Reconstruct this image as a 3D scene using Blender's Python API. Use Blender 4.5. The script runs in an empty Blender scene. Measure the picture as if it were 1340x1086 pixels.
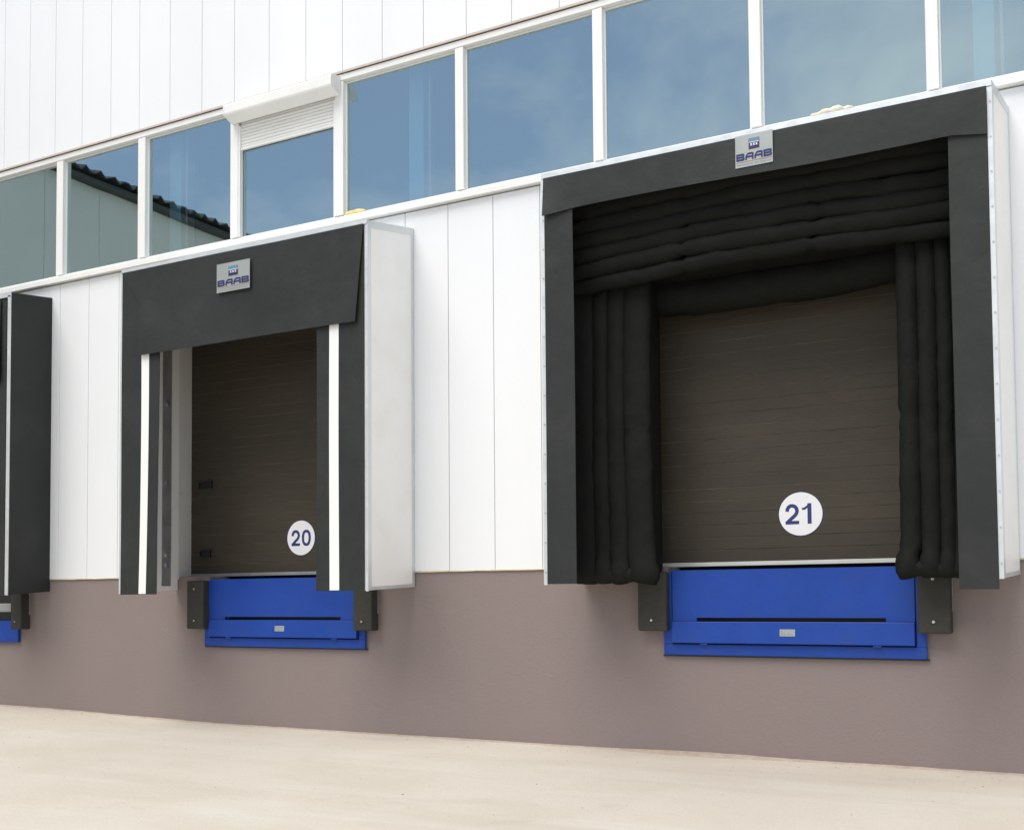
import bpy, bmesh, math, random
from mathutils import Vector, Matrix, noise

random.seed(7)
R = math.radians
scene = bpy.context.scene
COL = scene.collection

# ------------------------------------------------------------------ camera
cam_data = bpy.data.cameras.new("camera")
cam = bpy.data.objects.new("camera", cam_data)
COL.objects.link(cam)
scene.camera = cam
cam_data.sensor_fit = 'HORIZONTAL'
cam_data.sensor_width = 36.0
cam_data.lens = 1438.73 / 1340.0 * 36.0
cam_data.shift_y = (723.66 - 543.0) / 1340.0
cam_data.clip_start = 0.05
cam_data.clip_end = 3000.0
YAW, PITCH, ROLL = 0.494182, 0.0408153, -0.0073839
fw = Vector((-math.sin(YAW) * math.cos(PITCH), math.cos(YAW) * math.cos(PITCH), math.sin(PITCH)))
rt = Vector((math.cos(YAW), math.sin(YAW), 0))
up = rt.cross(fw)
r2 = rt * math.cos(ROLL) + up * math.sin(ROLL)
u2 = -rt * math.sin(ROLL) + up * math.cos(ROLL)
cam.matrix_world = Matrix(((r2.x, u2.x, -fw.x, 0), (r2.y, u2.y, -fw.y, -8.41994),
                           (r2.z, u2.z, -fw.z, 1.25054), (0, 0, 0, 1)))

# ------------------------------------------------------------------ world and sun
SUN_DIR = Vector((-0.22, -0.72, 1.24)).normalized()
CLOUD_OFFSET = (3.7, 9.3, 0.3)
world = bpy.data.worlds.new("World")
scene.world = world
world.use_nodes = True
wn, wl = world.node_tree.nodes, world.node_tree.links
wn.clear()
w_out = wn.new('ShaderNodeOutputWorld')
w_bg = wn.new('ShaderNodeBackground')
w_bg.inputs['Strength'].default_value = 0.065
w_sky = wn.new('ShaderNodeTexSky')
w_sky.sky_type = 'NISHITA'
w_sky.sun_disc = False
w_sky.sun_elevation = math.asin(SUN_DIR.z)
w_sky.sun_rotation = math.atan2(SUN_DIR.x, SUN_DIR.y)
w_sky.air_density = 1.0
w_sky.dust_density = 0.6
w_sky.ozone_density = 2.5
w_tc = wn.new('ShaderNodeTexCoord')
w_sep = wn.new('ShaderNodeSeparateXYZ')
w_add = wn.new('ShaderNodeMath'); w_add.operation = 'ADD'; w_add.inputs[1].default_value = 0.22
w_max = wn.new('ShaderNodeMath'); w_max.operation = 'MAXIMUM'; w_max.inputs[1].default_value = 0.05
w_div = wn.new('ShaderNodeVectorMath'); w_div.operation = 'DIVIDE'
w_noise = wn.new('ShaderNodeTexNoise')
w_noise.inputs['Scale'].default_value = 1.3
w_noise.inputs['Detail'].default_value = 7.0
w_noise.inputs['Roughness'].default_value = 0.6
w_noise.inputs['Distortion'].default_value = 0.35
w_ramp = wn.new('ShaderNodeValToRGB')
w_ramp.color_ramp.elements[0].position = 0.40
w_ramp.color_ramp.elements[0].color = (0.20, 0.20, 0.20, 1)
w_ramp.color_ramp.elements[1].position = 0.62
w_ramp.color_ramp.elements[1].color = (0.95, 0.95, 0.95, 1)
w_mix = wn.new('ShaderNodeMix'); w_mix.data_type = 'RGBA'
w_mix.inputs['B'].default_value = (8.4, 8.6, 8.9, 1)
wl.new(w_tc.outputs['Generated'], w_sep.inputs[0])
wl.new(w_sep.outputs['Z'], w_add.inputs[0])
wl.new(w_add.outputs[0], w_max.inputs[0])
wl.new(w_tc.outputs['Generated'], w_div.inputs[0])
wl.new(w_max.outputs[0], w_div.inputs[1])
w_off = wn.new('ShaderNodeVectorMath'); w_off.operation = 'ADD'
w_off.inputs[1].default_value = CLOUD_OFFSET
wl.new(w_div.outputs[0], w_off.inputs[0])
wl.new(w_off.outputs[0], w_noise.inputs['Vector'])
wl.new(w_noise.outputs['Fac'], w_ramp.inputs[0])
wl.new(w_ramp.outputs['Color'], w_mix.inputs['Factor'])
wl.new(w_sky.outputs[0], w_mix.inputs['A'])
wl.new(w_mix.outputs['Result'], w_bg.inputs['Color'])
wl.new(w_bg.outputs[0], w_out.inputs['Surface'])

sun_data = bpy.data.lights.new("sun", 'SUN')
sun_data.energy = 1.5
sun_data.angle = R(42)
sun_data.color = (1.0, 0.95, 0.88)
sun = bpy.data.objects.new("sun", sun_data)
COL.objects.link(sun)
sun.rotation_euler = SUN_DIR.to_track_quat('Z', 'Y').to_euler()

vs = scene.view_settings
scene.display_settings.display_device = 'sRGB'
vs.view_transform = 'Standard'
vs.look = 'None'
vs.gamma = 1.0
vs.use_curve_mapping = False
vs.exposure = 0.96
scene.cycles.max_bounces = 10
scene.cycles.transparent_max_bounces = 12
scene.cycles.use_denoising = True

# ------------------------------------------------------------------ materials
def mat(name, col, rough=0.5, metal=0.0, var=0.08, scale=3.0, detail=6.0, bump=0.0, bscale=60.0,
        stain=None, stain_amt=0.0, stain_scale=1.2, stretch=(1, 1, 1), spec=0.5, rvar=0.1, coat=0.0):
    """Principled material: base colour varied by noise, an optional stain of its own shape, fine bump."""
    m = bpy.data.materials.new(name)
    m.use_nodes = True
    n, l = m.node_tree.nodes, m.node_tree.links
    b = n['Principled BSDF']
    b.inputs['Metallic'].default_value = metal
    b.inputs['Specular IOR Level'].default_value = spec
    b.inputs['Coat Weight'].default_value = coat
    tc = n.new('ShaderNodeTexCoord')
    mp = n.new('ShaderNodeMapping')
    mp.inputs['Scale'].default_value = stretch
    geo = n.new('ShaderNodeNewGeometry')
    l.new(geo.outputs['Position'], mp.inputs['Vector'])
    nz = n.new('ShaderNodeTexNoise')
    nz.inputs['Scale'].default_value = scale
    nz.inputs['Detail'].default_value = detail
    nz.inputs['Roughness'].default_value = 0.6
    l.new(mp.outputs[0], nz.inputs['Vector'])
    mr = n.new('ShaderNodeMapRange')
    mr.inputs['From Min'].default_value = 0.3
    mr.inputs['From Max'].default_value = 0.7
    mr.inputs['To Min'].default_value = 1.0 - var
    mr.inputs['To Max'].default_value = 1.0 + var
    l.new(nz.outputs['Fac'], mr.inputs['Value'])
    mul = n.new('ShaderNodeVectorMath'); mul.operation = 'SCALE'
    mul.inputs[0].default_value = col
    l.new(mr.outputs[0], mul.inputs['Scale'])
    colour = mul.outputs[0]
    if stain:
        ns = n.new('ShaderNodeTexNoise')
        ns.inputs['Scale'].default_value = stain_scale
        ns.inputs['Detail'].default_value = 8.0
        ns.inputs['Roughness'].default_value = 0.65
        l.new(mp.outputs[0], ns.inputs['Vector'])
        rp = n.new('ShaderNodeMapRange')
        rp.inputs['From Min'].default_value = 0.5
        rp.inputs['From Max'].default_value = 0.74
        rp.inputs['To Max'].default_value = stain_amt
        l.new(ns.outputs['Fac'], rp.inputs['Value'])
        mx = n.new('ShaderNodeMix'); mx.data_type = 'RGBA'
        mx.inputs['B'].default_value = (*stain, 1)
        l.new(rp.outputs[0], mx.inputs['Factor'])
        l.new(colour, mx.inputs['A'])
        colour = mx.outputs['Result']
    l.new(colour, b.inputs['Base Color'])
    rr = n.new('ShaderNodeMapRange')
    rr.inputs['From Min'].default_value = 0.3
    rr.inputs['From Max'].default_value = 0.7
    rr.inputs['To Min'].default_value = max(0.02, rough - rvar)
    rr.inputs['To Max'].default_value = min(1.0, rough + rvar)
    l.new(nz.outputs['Fac'], rr.inputs['Value'])
    l.new(rr.outputs[0], b.inputs['Roughness'])
    if bump > 0:
        nb = n.new('ShaderNodeTexNoise')
        nb.inputs['Scale'].default_value = bscale
        nb.inputs['Detail'].default_value = 5.0
        l.new(mp.outputs[0], nb.inputs['Vector'])
        bp = n.new('ShaderNodeBump')
        bp.inputs['Strength'].default_value = bump
        bp.inputs['Distance'].default_value = 0.02
        l.new(nb.outputs['Fac'], bp.inputs['Height'])
        l.new(bp.outputs[0], b.inputs['Normal'])
    return m


M = {}
M['wall'] = mat('white_wall_sheet', (0.80, 0.815, 0.83), 0.42, var=0.018, scale=0.8, bump=0.03, bscale=2.2,
                stain=(0.66, 0.63, 0.57), stain_amt=0.10, stain_scale=1.4, stretch=(1, 1, 0.22))
M['groove'] = mat('panel_joint_grey', (0.5, 0.51, 0.53), 0.7)
M['plinth'] = mat('mauve_plinth_paint', (0.236, 0.190, 0.180), 0.8, var=0.03, scale=0.9, bump=0.16, bscale=60,
                  stain=(0.252, 0.204, 0.192), stain_amt=0.22, stain_scale=2.5)
M['frame'] = mat('white_window_frame', (0.82, 0.82, 0.80), 0.35, var=0.02)
M['flash'] = mat('cream_flashing', (0.58, 0.50, 0.44), 0.45, var=0.05)
M['alu'] = mat('silver_trim', (0.68, 0.71, 0.72), 0.42, metal=0.55, var=0.05, scale=8)
M['panel'] = mat('white_shelter_panel', (0.89, 0.885, 0.865), 0.4, var=0.02, scale=1.2,
                 stain=(0.66, 0.60, 0.48), stain_amt=0.22, stain_scale=1.7, bump=0.02, bscale=4)
M['fabric'] = mat('charcoal_curtain_sheet', (0.026, 0.029, 0.0285), 0.52, var=0.14, scale=1.3, bump=0.4, bscale=5,
                  stain=(0.045, 0.047, 0.045), stain_amt=0.5, stain_scale=2.4, spec=0.25)
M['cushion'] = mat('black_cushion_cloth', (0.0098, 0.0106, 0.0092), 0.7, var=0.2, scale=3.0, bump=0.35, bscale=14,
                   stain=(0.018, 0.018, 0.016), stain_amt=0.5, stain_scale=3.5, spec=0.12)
M['stripe'] = mat('white_marker_stripe', (0.86, 0.86, 0.84), 0.5, var=0.02)
M['door'] = mat('brown_door_sheet', (0.059, 0.050, 0.037), 0.5, var=0.10, scale=1.4, bump=0.10, bscale=90,
                stain=(0.095, 0.08, 0.06), stain_amt=0.3, stain_scale=2.2, stretch=(0.5, 1, 1.6), spec=0.22)
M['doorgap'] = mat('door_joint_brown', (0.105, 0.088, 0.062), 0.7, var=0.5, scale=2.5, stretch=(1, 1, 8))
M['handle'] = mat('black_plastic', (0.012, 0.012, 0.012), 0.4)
M['rubber'] = mat('black_rubber', (0.034, 0.033, 0.027), 0.75, var=0.2, scale=6, bump=0.3, bscale=50,
                  stain=(0.07, 0.062, 0.045), stain_amt=0.35, stain_scale=5)
M['blue'] = mat('royal_blue_steel_paint', (0.007, 0.050, 0.31), 0.45, var=0.07, scale=3, bump=0.06, bscale=30,
                stain=(0.02, 0.055, 0.24), stain_amt=0.55, stain_scale=4.5, spec=0.35)
M['steel'] = mat('worn_grey_steel', (0.40, 0.41, 0.42), 0.45, metal=0.6, var=0.12, scale=6)
M['bolt'] = mat('zinc_bolt', (0.55, 0.56, 0.56), 0.35, metal=0.9)
M['pit'] = mat('pit_shade_black', (0.012, 0.012, 0.011), 0.9, var=0.15)  # near-black colour carries the shade inside the pit behind the lip slot
M['plate'] = mat('brushed_silver_plate', (0.36, 0.39, 0.375), 0.45, metal=0.35, var=0.05, scale=6)
M['navy'] = mat('navy_print', (0.010, 0.014, 0.11), 0.5, var=0.04)
M['orange'] = mat('orange_print', (0.36, 0.15, 0.09), 0.5)
M['teal'] = mat('teal_print', (0.07, 0.25, 0.40), 0.5)
M['greyprint'] = mat('grey_print', (0.26, 0.27, 0.27), 0.6)
M['sign'] = mat('white_sign_sheet', (0.88, 0.88, 0.90), 0.4, var=0.01)
M['digit'] = mat('dark_blue_print', (0.024, 0.035, 0.17), 0.5, var=0.05)
M['foam'] = mat('yellow_spray_foam', (0.75, 0.62, 0.26), 0.8, var=0.15, scale=20, bump=0.6, bscale=40)
M['foamwhite'] = mat('pale_spray_foam', (0.76, 0.71, 0.58), 0.8, var=0.12, scale=20, bump=0.6, bscale=40)
M['inner'] = mat('inner_wall_paint', (0.10, 0.105, 0.11), 0.8, var=0.05)
M['innerfloor'] = mat('inner_floor', (0.05, 0.05, 0.05), 0.7)
M['bluecol'] = mat('blue_column_paint', (0.34, 0.72, 0.95), 0.5, var=0.03)
M['pipe'] = mat('white_pipe', (0.8, 0.8, 0.8), 0.4)
M['hallwall'] = mat('hall_wall_sheet', (0.76, 0.765, 0.71), 0.55, var=0.04, scale=0.7)
M['hallroof'] = mat('dark_corrugated_sheet', (0.075, 0.08, 0.078), 0.8, var=0.2)


def glass_mat():
    m = bpy.data.materials.new('coated_window_glass')
    m.use_nodes = True
    n, l = m.node_tree.nodes, m.node_tree.links
    n.clear()
    out = n.new('ShaderNodeOutputMaterial')
    tr = n.new('ShaderNodeBsdfTransparent')
    tr.inputs['Color'].default_value = (0.84, 0.90, 0.92, 1)
    gl = n.new('ShaderNodeBsdfGlossy')
    gl.inputs['Color'].default_value = (0.75, 0.955, 1.0, 1)
    gl.inputs['Roughness'].default_value = 0.012
    geo = n.new('ShaderNodeNewGeometry')
    nb = n.new('ShaderNodeTexNoise')
    nb.inputs['Scale'].default_value = 0.9
    nb.inputs['Detail'].default_value = 1.0
    l.new(geo.outputs['Position'], nb.inputs['Vector'])
    bp = n.new('ShaderNodeBump')
    bp.inputs['Strength'].default_value = 0.05
    bp.inputs['Distance'].default_value = 0.03
    l.new(nb.outputs['Fac'], bp.inputs['Height'])
    l.new(bp.outputs[0], gl.inputs['Normal'])
    fr = n.new('ShaderNodeFresnel')
    fr.inputs['IOR'].default_value = 1.5
    mr = n.new('ShaderNodeMapRange')
    mr.inputs['To Min'].default_value = GLASS_REFLECT
    mr.inputs['To Max'].default_value = 1.0
    l.new(fr.outputs[0], mr.inputs['Value'])
    mix = n.new('ShaderNodeMixShader')
    l.new(mr.outputs[0], mix.inputs['Fac'])
    l.new(tr.outputs[0], mix.inputs[1])
    l.new(gl.outputs[0], mix.inputs[2])
    l.new(mix.outputs[0], out.inputs['Surface'])
    return m


GLASS_REFLECT = 0.46
M['glass'] = glass_mat()
_c = bpy.data.materials.new('glass_body')
_c.use_nodes = True
_c.node_tree.nodes.clear()
_o = _c.node_tree.nodes.new('ShaderNodeOutputMaterial')
_t = _c.node_tree.nodes.new('ShaderNodeBsdfTransparent')
_t.inputs['Color'].default_value = (0.97, 0.985, 0.98, 1)
_c.node_tree.links.new(_t.outputs[0], _o.inputs['Surface'])
M['glassbody'] = _c


def ground_mat():
    m = bpy.data.materials.new('beige_concrete_apron')
    m.use_nodes = True
    n, l = m.node_tree.nodes, m.node_tree.links
    b = n['Principled BSDF']
    b.inputs['Roughness'].default_value = 0.85
    b.inputs['Specular IOR Level'].default_value = 0.25
    geo = n.new('ShaderNodeNewGeometry')

    def noise_node(scale, detail, stretch=(1, 1, 1), rough=0.6, dist=0.0, rot=0.0):
        mp = n.new('ShaderNodeMapping')
        mp.inputs['Scale'].default_value = stretch
        mp.inputs['Rotation'].default_value = (0, 0, rot)
        l.new(geo.outputs['Position'], mp.inputs['Vector'])
        t = n.new('ShaderNodeTexNoise')
        t.inputs['Scale'].default_value = scale
        t.inputs['Detail'].default_value = detail
        t.inputs['Roughness'].default_value = rough
        t.inputs['Distortion'].default_value = dist
        l.new(mp.outputs[0], t.inputs['Vector'])
        return t.outputs['Fac']

    def ramp(v, a, bb, c0, c1):
        r = n.new('ShaderNodeMapRange')
        r.inputs['From Min'].default_value = a
        r.inputs['From Max'].default_value = bb
        r.inputs['To Min'].default_value = c0
        r.inputs['To Max'].default_value = c1
        l.new(v, r.inputs['Value'])
        return r.outputs[0]

    def mixc(f, a, bcol):
        x = n.new('ShaderNodeMix'); x.data_type = 'RGBA'
        l.new(f, x.inputs['Factor'])
        if isinstance(a, tuple): x.inputs['A'].default_value = (*a, 1)
        else: l.new(a, x.inputs['A'])
        x.inputs['B'].default_value = (*bcol, 1)
        return x.outputs['Result']

    c = mixc(ramp(noise_node(0.55, 5), 0.35, 0.65, 0, 1), (0.56, 0.502, 0.422), (0.615, 0.57, 0.50))
    c = mixc(ramp(noise_node(0.35, 7, (0.35, 2.6, 1), 0.6, 0.3, 0.55), 0.50, 0.75, 0, 0.45), c, (0.44, 0.375, 0.295))
    c = mixc(ramp(noise_node(0.8, 7, (0.5, 3.0, 1), 0.65, 0.2, -0.2), 0.52, 0.75, 0, 0.5), c, (0.66, 0.635, 0.585))
    c = mixc(ramp(noise_node(7, 8, (0.4, 1.6, 1), 0.7), 0.58, 0.8, 0, 0.5), c, (0.40, 0.34, 0.26))
    c = mixc(ramp(noise_node(55, 6, (1, 1, 1), 0.75), 0.57, 0.72, 0, 0.6), c, (0.33, 0.29, 0.23))
    c = mixc(ramp(noise_node(38, 4, (1, 1, 1), 0.7), 0.58, 0.70, 0, 0.5), c, (0.70, 0.66, 0.58))
    c = mixc(ramp(noise_node(130, 3, (1, 1, 1), 0.8), 0.60, 0.72, 0, 0.55), c, (0.30, 0.265, 0.215))
    c = mixc(ramp(noise_node(0.9, 9, (1, 1, 1), 0.72, 0.8), 0.60, 0.70, 0, 0.30), c, (0.42, 0.37, 0.30))
    l.new(c, b.inputs['Base Color'])
    bp = n.new('ShaderNodeBump')
    bp.inputs['Strength'].default_value = 0.35
    bp.inputs['Distance'].default_value = 0.02
    l.new(noise_node(30, 8, (1, 1, 1), 0.7), bp.inputs['Height'])
    l.new(bp.outputs[0], b.inputs['Normal'])
    return m


M['ground'] = ground_mat()

# ------------------------------------------------------------------ helpers
def tag(o, label=None, cat=None, group=None, kind=None):
    if label: o['label'] = label
    if cat: o['category'] = cat
    if group: o['group'] = group
    if kind: o['kind'] = kind
    return o


def thing(name, loc, label, cat, group=None):
    o = bpy.data.objects.new(name, None)
    o.empty_display_size = 0.2
    COL.objects.link(o)
    o.location = loc
    return tag(o, label, cat, group)


def base(parent):
    v = Vector((0, 0, 0))
    while parent is not None:
        v += parent.location
        parent = parent.parent
    return v


def obj(name, bm, m, parent=None, smooth=False, centre=None):
    """Link a bmesh given in world coordinates as one mesh object (m: material or list)."""
    bmesh.ops.recalc_face_normals(bm, faces=bm.faces)
    c = Vector(centre) if centre is not None else base(parent)
    bmesh.ops.translate(bm, verts=bm.verts, vec=-c)
    me = bpy.data.meshes.new(name)
    bm.to_mesh(me)
    bm.free()
    for mm in (m if isinstance(m, list) else [m]):
        me.materials.append(mm)
    if smooth:
        for p in me.polygons: p.use_smooth = True
    o = bpy.data.objects.new(name, me)
    COL.objects.link(o)
    if parent is not None:
        o.parent = parent
    o.location = c - base(parent)
    return o


def clone(o, loc_offset, parent=None):
    c = o.copy()
    COL.objects.link(c)
    if parent is not None: c.parent = parent
    c.location = o.location + Vector(loc_offset)
    return c


def box(bm, x0, x1, y0, y1, z0, z1, bevel=0.0, seg=1, mi=0):
    vs_ = [bm.verts.new(p) for p in ((x0, y0, z0), (x1, y0, z0), (x1, y1, z0), (x0, y1, z0),
                                     (x0, y0, z1), (x1, y0, z1), (x1, y1, z1), (x0, y1, z1))]
    fs = [bm.faces.new([vs_[i] for i in q]) for q in
          ((3, 2, 1, 0), (4, 5, 6, 7), (0, 1, 5, 4), (1, 2, 6, 5), (2, 3, 7, 6), (3, 0, 4, 7))]
    for f in fs: f.material_index = mi
    if bevel > 0:
        es = list({e for f in fs for e in f.edges})
        bmesh.ops.bevel(bm, geom=es, offset=bevel, segments=seg, affect='EDGES', profile=0.5, material=-1)
    return bm


def B(*a, **k):
    bm = bmesh.new()
    return box(bm, *a, **k)


def prism_x(bm, prof, x0, x1):
    """Extrude a (y,z) outline along X."""
    a = [bm.verts.new((x0, y, z)) for y, z in prof]
    b = [bm.verts.new((x1, y, z)) for y, z in prof]
    n = len(prof)
    bm.faces.new(a); bm.faces.new(b[::-1])
    for i in range(n):
        bm.faces.new((a[i], b[i], b[(i + 1) % n], a[(i + 1) % n]))
    return bm


def hexa(bm, pts):
    """Eight corners: front face four (y small) then back four, same order."""
    v = [bm.verts.new(p) for p in pts]
    for q in ((0, 1, 2, 3), (4, 7, 6, 5), (0, 4, 5, 1), (1, 5, 6, 2), (2, 6, 7, 3), (3, 7, 4, 0)):
        bm.faces.new([v[i] for i in q])
    return bm


def sheet(name, m, parent, nx, nz, f, thick=0.006):
    """A hanging cloth of real thickness: f(u,v) gives the front surface."""
    bm = bmesh.new()
    F, K = [], []
    for j in range(nz + 1):
        for i in range(nx + 1):
            p = Vector(f(i / nx, j / nz))
            F.append(bm.verts.new(p)); K.append(bm.verts.new(p + Vector((0, thick, 0))))
    w = nx + 1
    for j in range(nz):
        for i in range(nx):
            a, b, c, d = j * w + i, j * w + i + 1, (j + 1) * w + i + 1, (j + 1) * w + i
            bm.faces.new((F[a], F[b], F[c], F[d])).smooth = True
            bm.faces.new((K[d], K[c], K[b], K[a])).smooth = True
    rim = [i for i in range(w)] + [j * w + nx for j in range(1, nz + 1)] + \
          [nz * w + i for i in range(nx - 1, -1, -1)] + [j * w for j in range(nz - 1, 0, -1)]
    rf = [bm.verts.new(F[i].co) for i in rim]
    rk = [bm.verts.new(K[i].co) for i in rim]
    for k in range(len(rim)):
        k2 = (k + 1) % len(rim)
        bm.faces.new((rf[k], rf[k2], rk[k2], rk[k]))
    c = base(parent)
    bmesh.ops.translate(bm, verts=bm.verts, vec=-c)
    me = bpy.data.meshes.new(name)
    bm.to_mesh(me); bm.free()
    me.materials.append(m)
    o = bpy.data.objects.new(name, me)
    COL.objects.link(o)
    o.parent = parent
    return o


def tube(bm, pts, rads, seg=14, squash=(1.0, 1.0), side=Vector((0, 1, 0))):
    """Closed tube along pts, elliptical: squash = (along side, along the other normal)."""
    rings = []
    n = len(pts)
    for i, (p, r) in enumerate(zip(pts, rads)):
        t = (Vector(pts[min(i + 1, n - 1)]) - Vector(pts[max(i - 1, 0)])).normalized()
        s = (side - t * side.dot(t)).normalized()
        u = t.cross(s)
        rings.append([bm.verts.new(Vector(p) + s * (math.cos(2 * math.pi * k / seg) * r * squash[0])
                                   + u * (math.sin(2 * math.pi * k / seg) * r * squash[1])) for k in range(seg)])
    for a, b in zip(rings, rings[1:]):
        for k in range(seg):
            bm.faces.new((a[k], a[(k + 1) % seg], b[(k + 1) % seg], b[k]))
    bm.faces.new(rings[0][::-1]); bm.faces.new(rings[-1])
    return bm


def disc(bm, cx, cz, y0, y1, r, seg=40):
    a = [bm.verts.new((cx + r * math.cos(2 * math.pi * k / seg), y0, cz + r * math.sin(2 * math.pi * k / seg))) for k in range(seg)]
    b = [bm.verts.new((v.co.x, y1, v.co.z)) for v in a]
    bm.faces.new(a); bm.faces.new(b[::-1])
    for k in range(seg):
        bm.faces.new((a[k], b[k], b[(k + 1) % seg], a[(k + 1) % seg]))
    return bm


def stroke(bm, pts, w, y0, y1, closed=False):
    """A mitred band of width w along (x,z) points, standing between planes y0 (front) and y1."""
    P = [Vector((p[0], p[1])) for p in pts]
    n = len(P)
    L, Rr = [], []
    for i in range(n):
        a = P[(i - 1) % n] if (closed or i > 0) else None
        b = P[(i + 1) % n] if (closed or i < n - 1) else None
        d1 = (P[i] - a).normalized() if a is not None else (b - P[i]).normalized()
        d2 = (b - P[i]).normalized() if b is not None else d1
        t = (d1 + d2).normalized()
        nrm = Vector((-t.y, t.x))
        k = max(0.45, nrm.dot(Vector((-d1.y, d1.x))))
        L.append(P[i] + nrm * (w / 2 / k)); Rr.append(P[i] - nrm * (w / 2 / k))
    rows = [[bm.verts.new((q.x, y, q.y)) for q in S] for S, y in ((L, y0), (Rr, y0), (Rr, y1), (L, y1))]
    m = n if closed else n - 1
    for i in range(m):
        j = (i + 1) % n
        for a, b in ((0, 1), (1, 2), (2, 3), (3, 0)):
            bm.faces.new((rows[a][i], rows[a][j], rows[b][j], rows[b][i]))
    if not closed:
        for i in (0, n - 1):
            bm.faces.new([rows[a][i] for a in range(4)])
    return bm


def crumple(bm, amt, f, seed):
    for v in bm.verts:
        c = v.co
        v.co = c + Vector((nz(c.y * f, c.z * f, seed), nz(c.x * f, c.z * f, seed + 3), nz(c.x * f, c.y * f, seed + 6))) * amt


def nz(x, y, z=0.0):
    return noise.noise(Vector((x, y, z)))

# ------------------------------------------------------------------ ground
bm = bmesh.new()
xs = [-900, -60, -24, -16, -13, -12, -11.3, -10.5, -9.7, -9, -8.3, -7.5, -6, -4, -2, 0, 2, 6, 20, 80, 900]
ys = [-900, -120, -40, -20, -12, -9, -7, -5, -3.5, -2, -1, -0.4, 0.3, 1.0, 40, 900]
def gz(x, y):
    t = min(1, max(0, (-7.6 - x) / 3.6)); t = t * t * (3 - 2 * t)
    return 0.055 * t * min(1, max(0, (y + 14) / 9)) if y > -14 else 0
grid = [[bm.verts.new((x, y, gz(x, y))) for x in xs] for y in ys]
for j in range(len(ys) - 1):
    for i in range(len(xs) - 1):
        bm.faces.new((grid[j][i], grid[j][i + 1], grid[j + 1][i + 1], grid[j + 1][i]))
ground = obj('ground', bm, M['ground'], smooth=True)
tag(ground, kind='structure')

# loose grit near the wall: uncountable
bm = bmesh.new()
for _ in range(420):
    x = random.uniform(-11.5, 0.2)
    y = -0.03 - abs(random.gauss(0, 0.55)) if random.random() < 0.6 else random.uniform(-3.2, -0.05)
    r = random.uniform(0.003, 0.009)
    if random.random() < 0.03: r *= 1.8
    z = gz(x, y)
    vv = [bm.verts.new((x + r * random.uniform(.6, 1.3) * math.cos(a), y + r * random.uniform(.6, 1.3) * math.sin(a), z - 0.002)) for a in (0, 1.6, 3.1, 4.7)]
    t = bm.verts.new((x + r * .2, y, z + r * random.uniform(.5, 1.0)))
    for k in range(4): bm.faces.new((vv[k], vv[(k + 1) % 4], t))
grit = obj('grit', bm, mat('stone_grit', (0.36, 0.31, 0.25), 0.9, var=0.4, scale=9))
tag(grit, 'scattered small stone grit on the beige ground along the wall', 'grit', kind='stuff')

# a thin drift of pale dirt along the wall base
dirt_m = mat('pinkish_dirt', (0.45, 0.375, 0.31), 0.95, var=0.15, scale=12, bump=0.5, bscale=70)
bm = bmesh.new()
NX = 120
rows = []
for i in range(NX + 1):
    x = -11.6 + 12.6 * i / NX
    w = 0.035 + 0.05 * max(0, noise.noise(Vector((x * 1.1, 3, 0)))) + 0.10 * math.exp(-((x + 2.75) / 0.55) ** 2)
    h = 0.006 + 0.12 * w + 0.004 * noise.noise(Vector((x * 7, 1, 0)))
    g_ = gz(x, 0)
    rows.append([bm.verts.new((x, y, g_ + z)) for y, z in ((0.02, h), (-0.1 * w, h), (-0.45 * w, h * .55), (-w, -0.004))])
for a, b in zip(rows, rows[1:]):
    for k in range(3):
        bm.faces.new((a[k], a[k + 1], b[k + 1], b[k]))
drift = obj('dirt_drift', bm, dirt_m, smooth=True)
tag(drift, 'thin pale dirt drifted along the foot of the mauve plinth', 'dirt', kind='stuff')

# ------------------------------------------------------------------ warehouse
X0, X1 = -15.2, 7.0
ZP, ZS0, ZS1, ZG1, ZH = 1.5, 4.842, 4.932, 6.25, 6.311
wh = thing('warehouse', (-4, 0, 0), 'long white panelled warehouse with a band of windows and mauve plinth', 'building')
DOORS = [(-13.35, -10.60, 'door19'), (-8.543, -5.64, 'door20'), (-3.58, -0.72, 'door21')]
DY = 0.24
DZ1 = 4.30
LEV = [-11.93, -7.085, -2.137]       # leveller centres

# plinth, cut for the three leveller pits
bm = bmesh.new()
PY = 0.010
edges = [X0]
for c in LEV: edges += [c - 0.97, c + 0.97]
edges.append(X1)
for i in range(0, len(edges), 2):
    box(bm, edges[i], edges[i + 1], PY, 0.30, 0.78 if False else -0.25, ZP - 0.004)
for c in LEV:
    box(bm, c - 0.97, c + 0.97, PY, 0.30, -0.25, 0.84)
bmesh.ops.remove_doubles(bm, verts=bm.verts, dist=1e-5)
obj('plinth', bm, M['plinth'], wh)
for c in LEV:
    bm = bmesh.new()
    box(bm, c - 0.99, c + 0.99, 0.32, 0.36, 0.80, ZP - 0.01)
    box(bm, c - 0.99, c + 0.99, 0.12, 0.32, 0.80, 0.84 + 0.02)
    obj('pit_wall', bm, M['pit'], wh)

# yellowed sealant bead where the panels meet the plinth
bm = bmesh.new()
for a, b in ((-10.44, -8.56), (-5.55, -3.86), (-0.52, 3.0)):
    n_ = int((b - a) / 0.09)
    pts = [(a + (b - a) * i / n_, -0.001, ZP - 0.003 + 0.003 * noise.noise(Vector((i * .7, a, 0)))) for i in range(n_ + 1)]
    rd = [0.0075 * (1 + 0.5 * noise.noise(Vector((i * .45, a, 4)))) for i in range(n_ + 1)]
    bmb = bmesh.new()
    tube(bmb, pts, rd, 8, squash=(0.8, 1.0))
    obj('sealant_bead', bmb, mat('yellowed_sealant', (0.62, 0.56, 0.40), 0.6, var=0.25, scale=3), wh, smooth=True)
bm.free()

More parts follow.
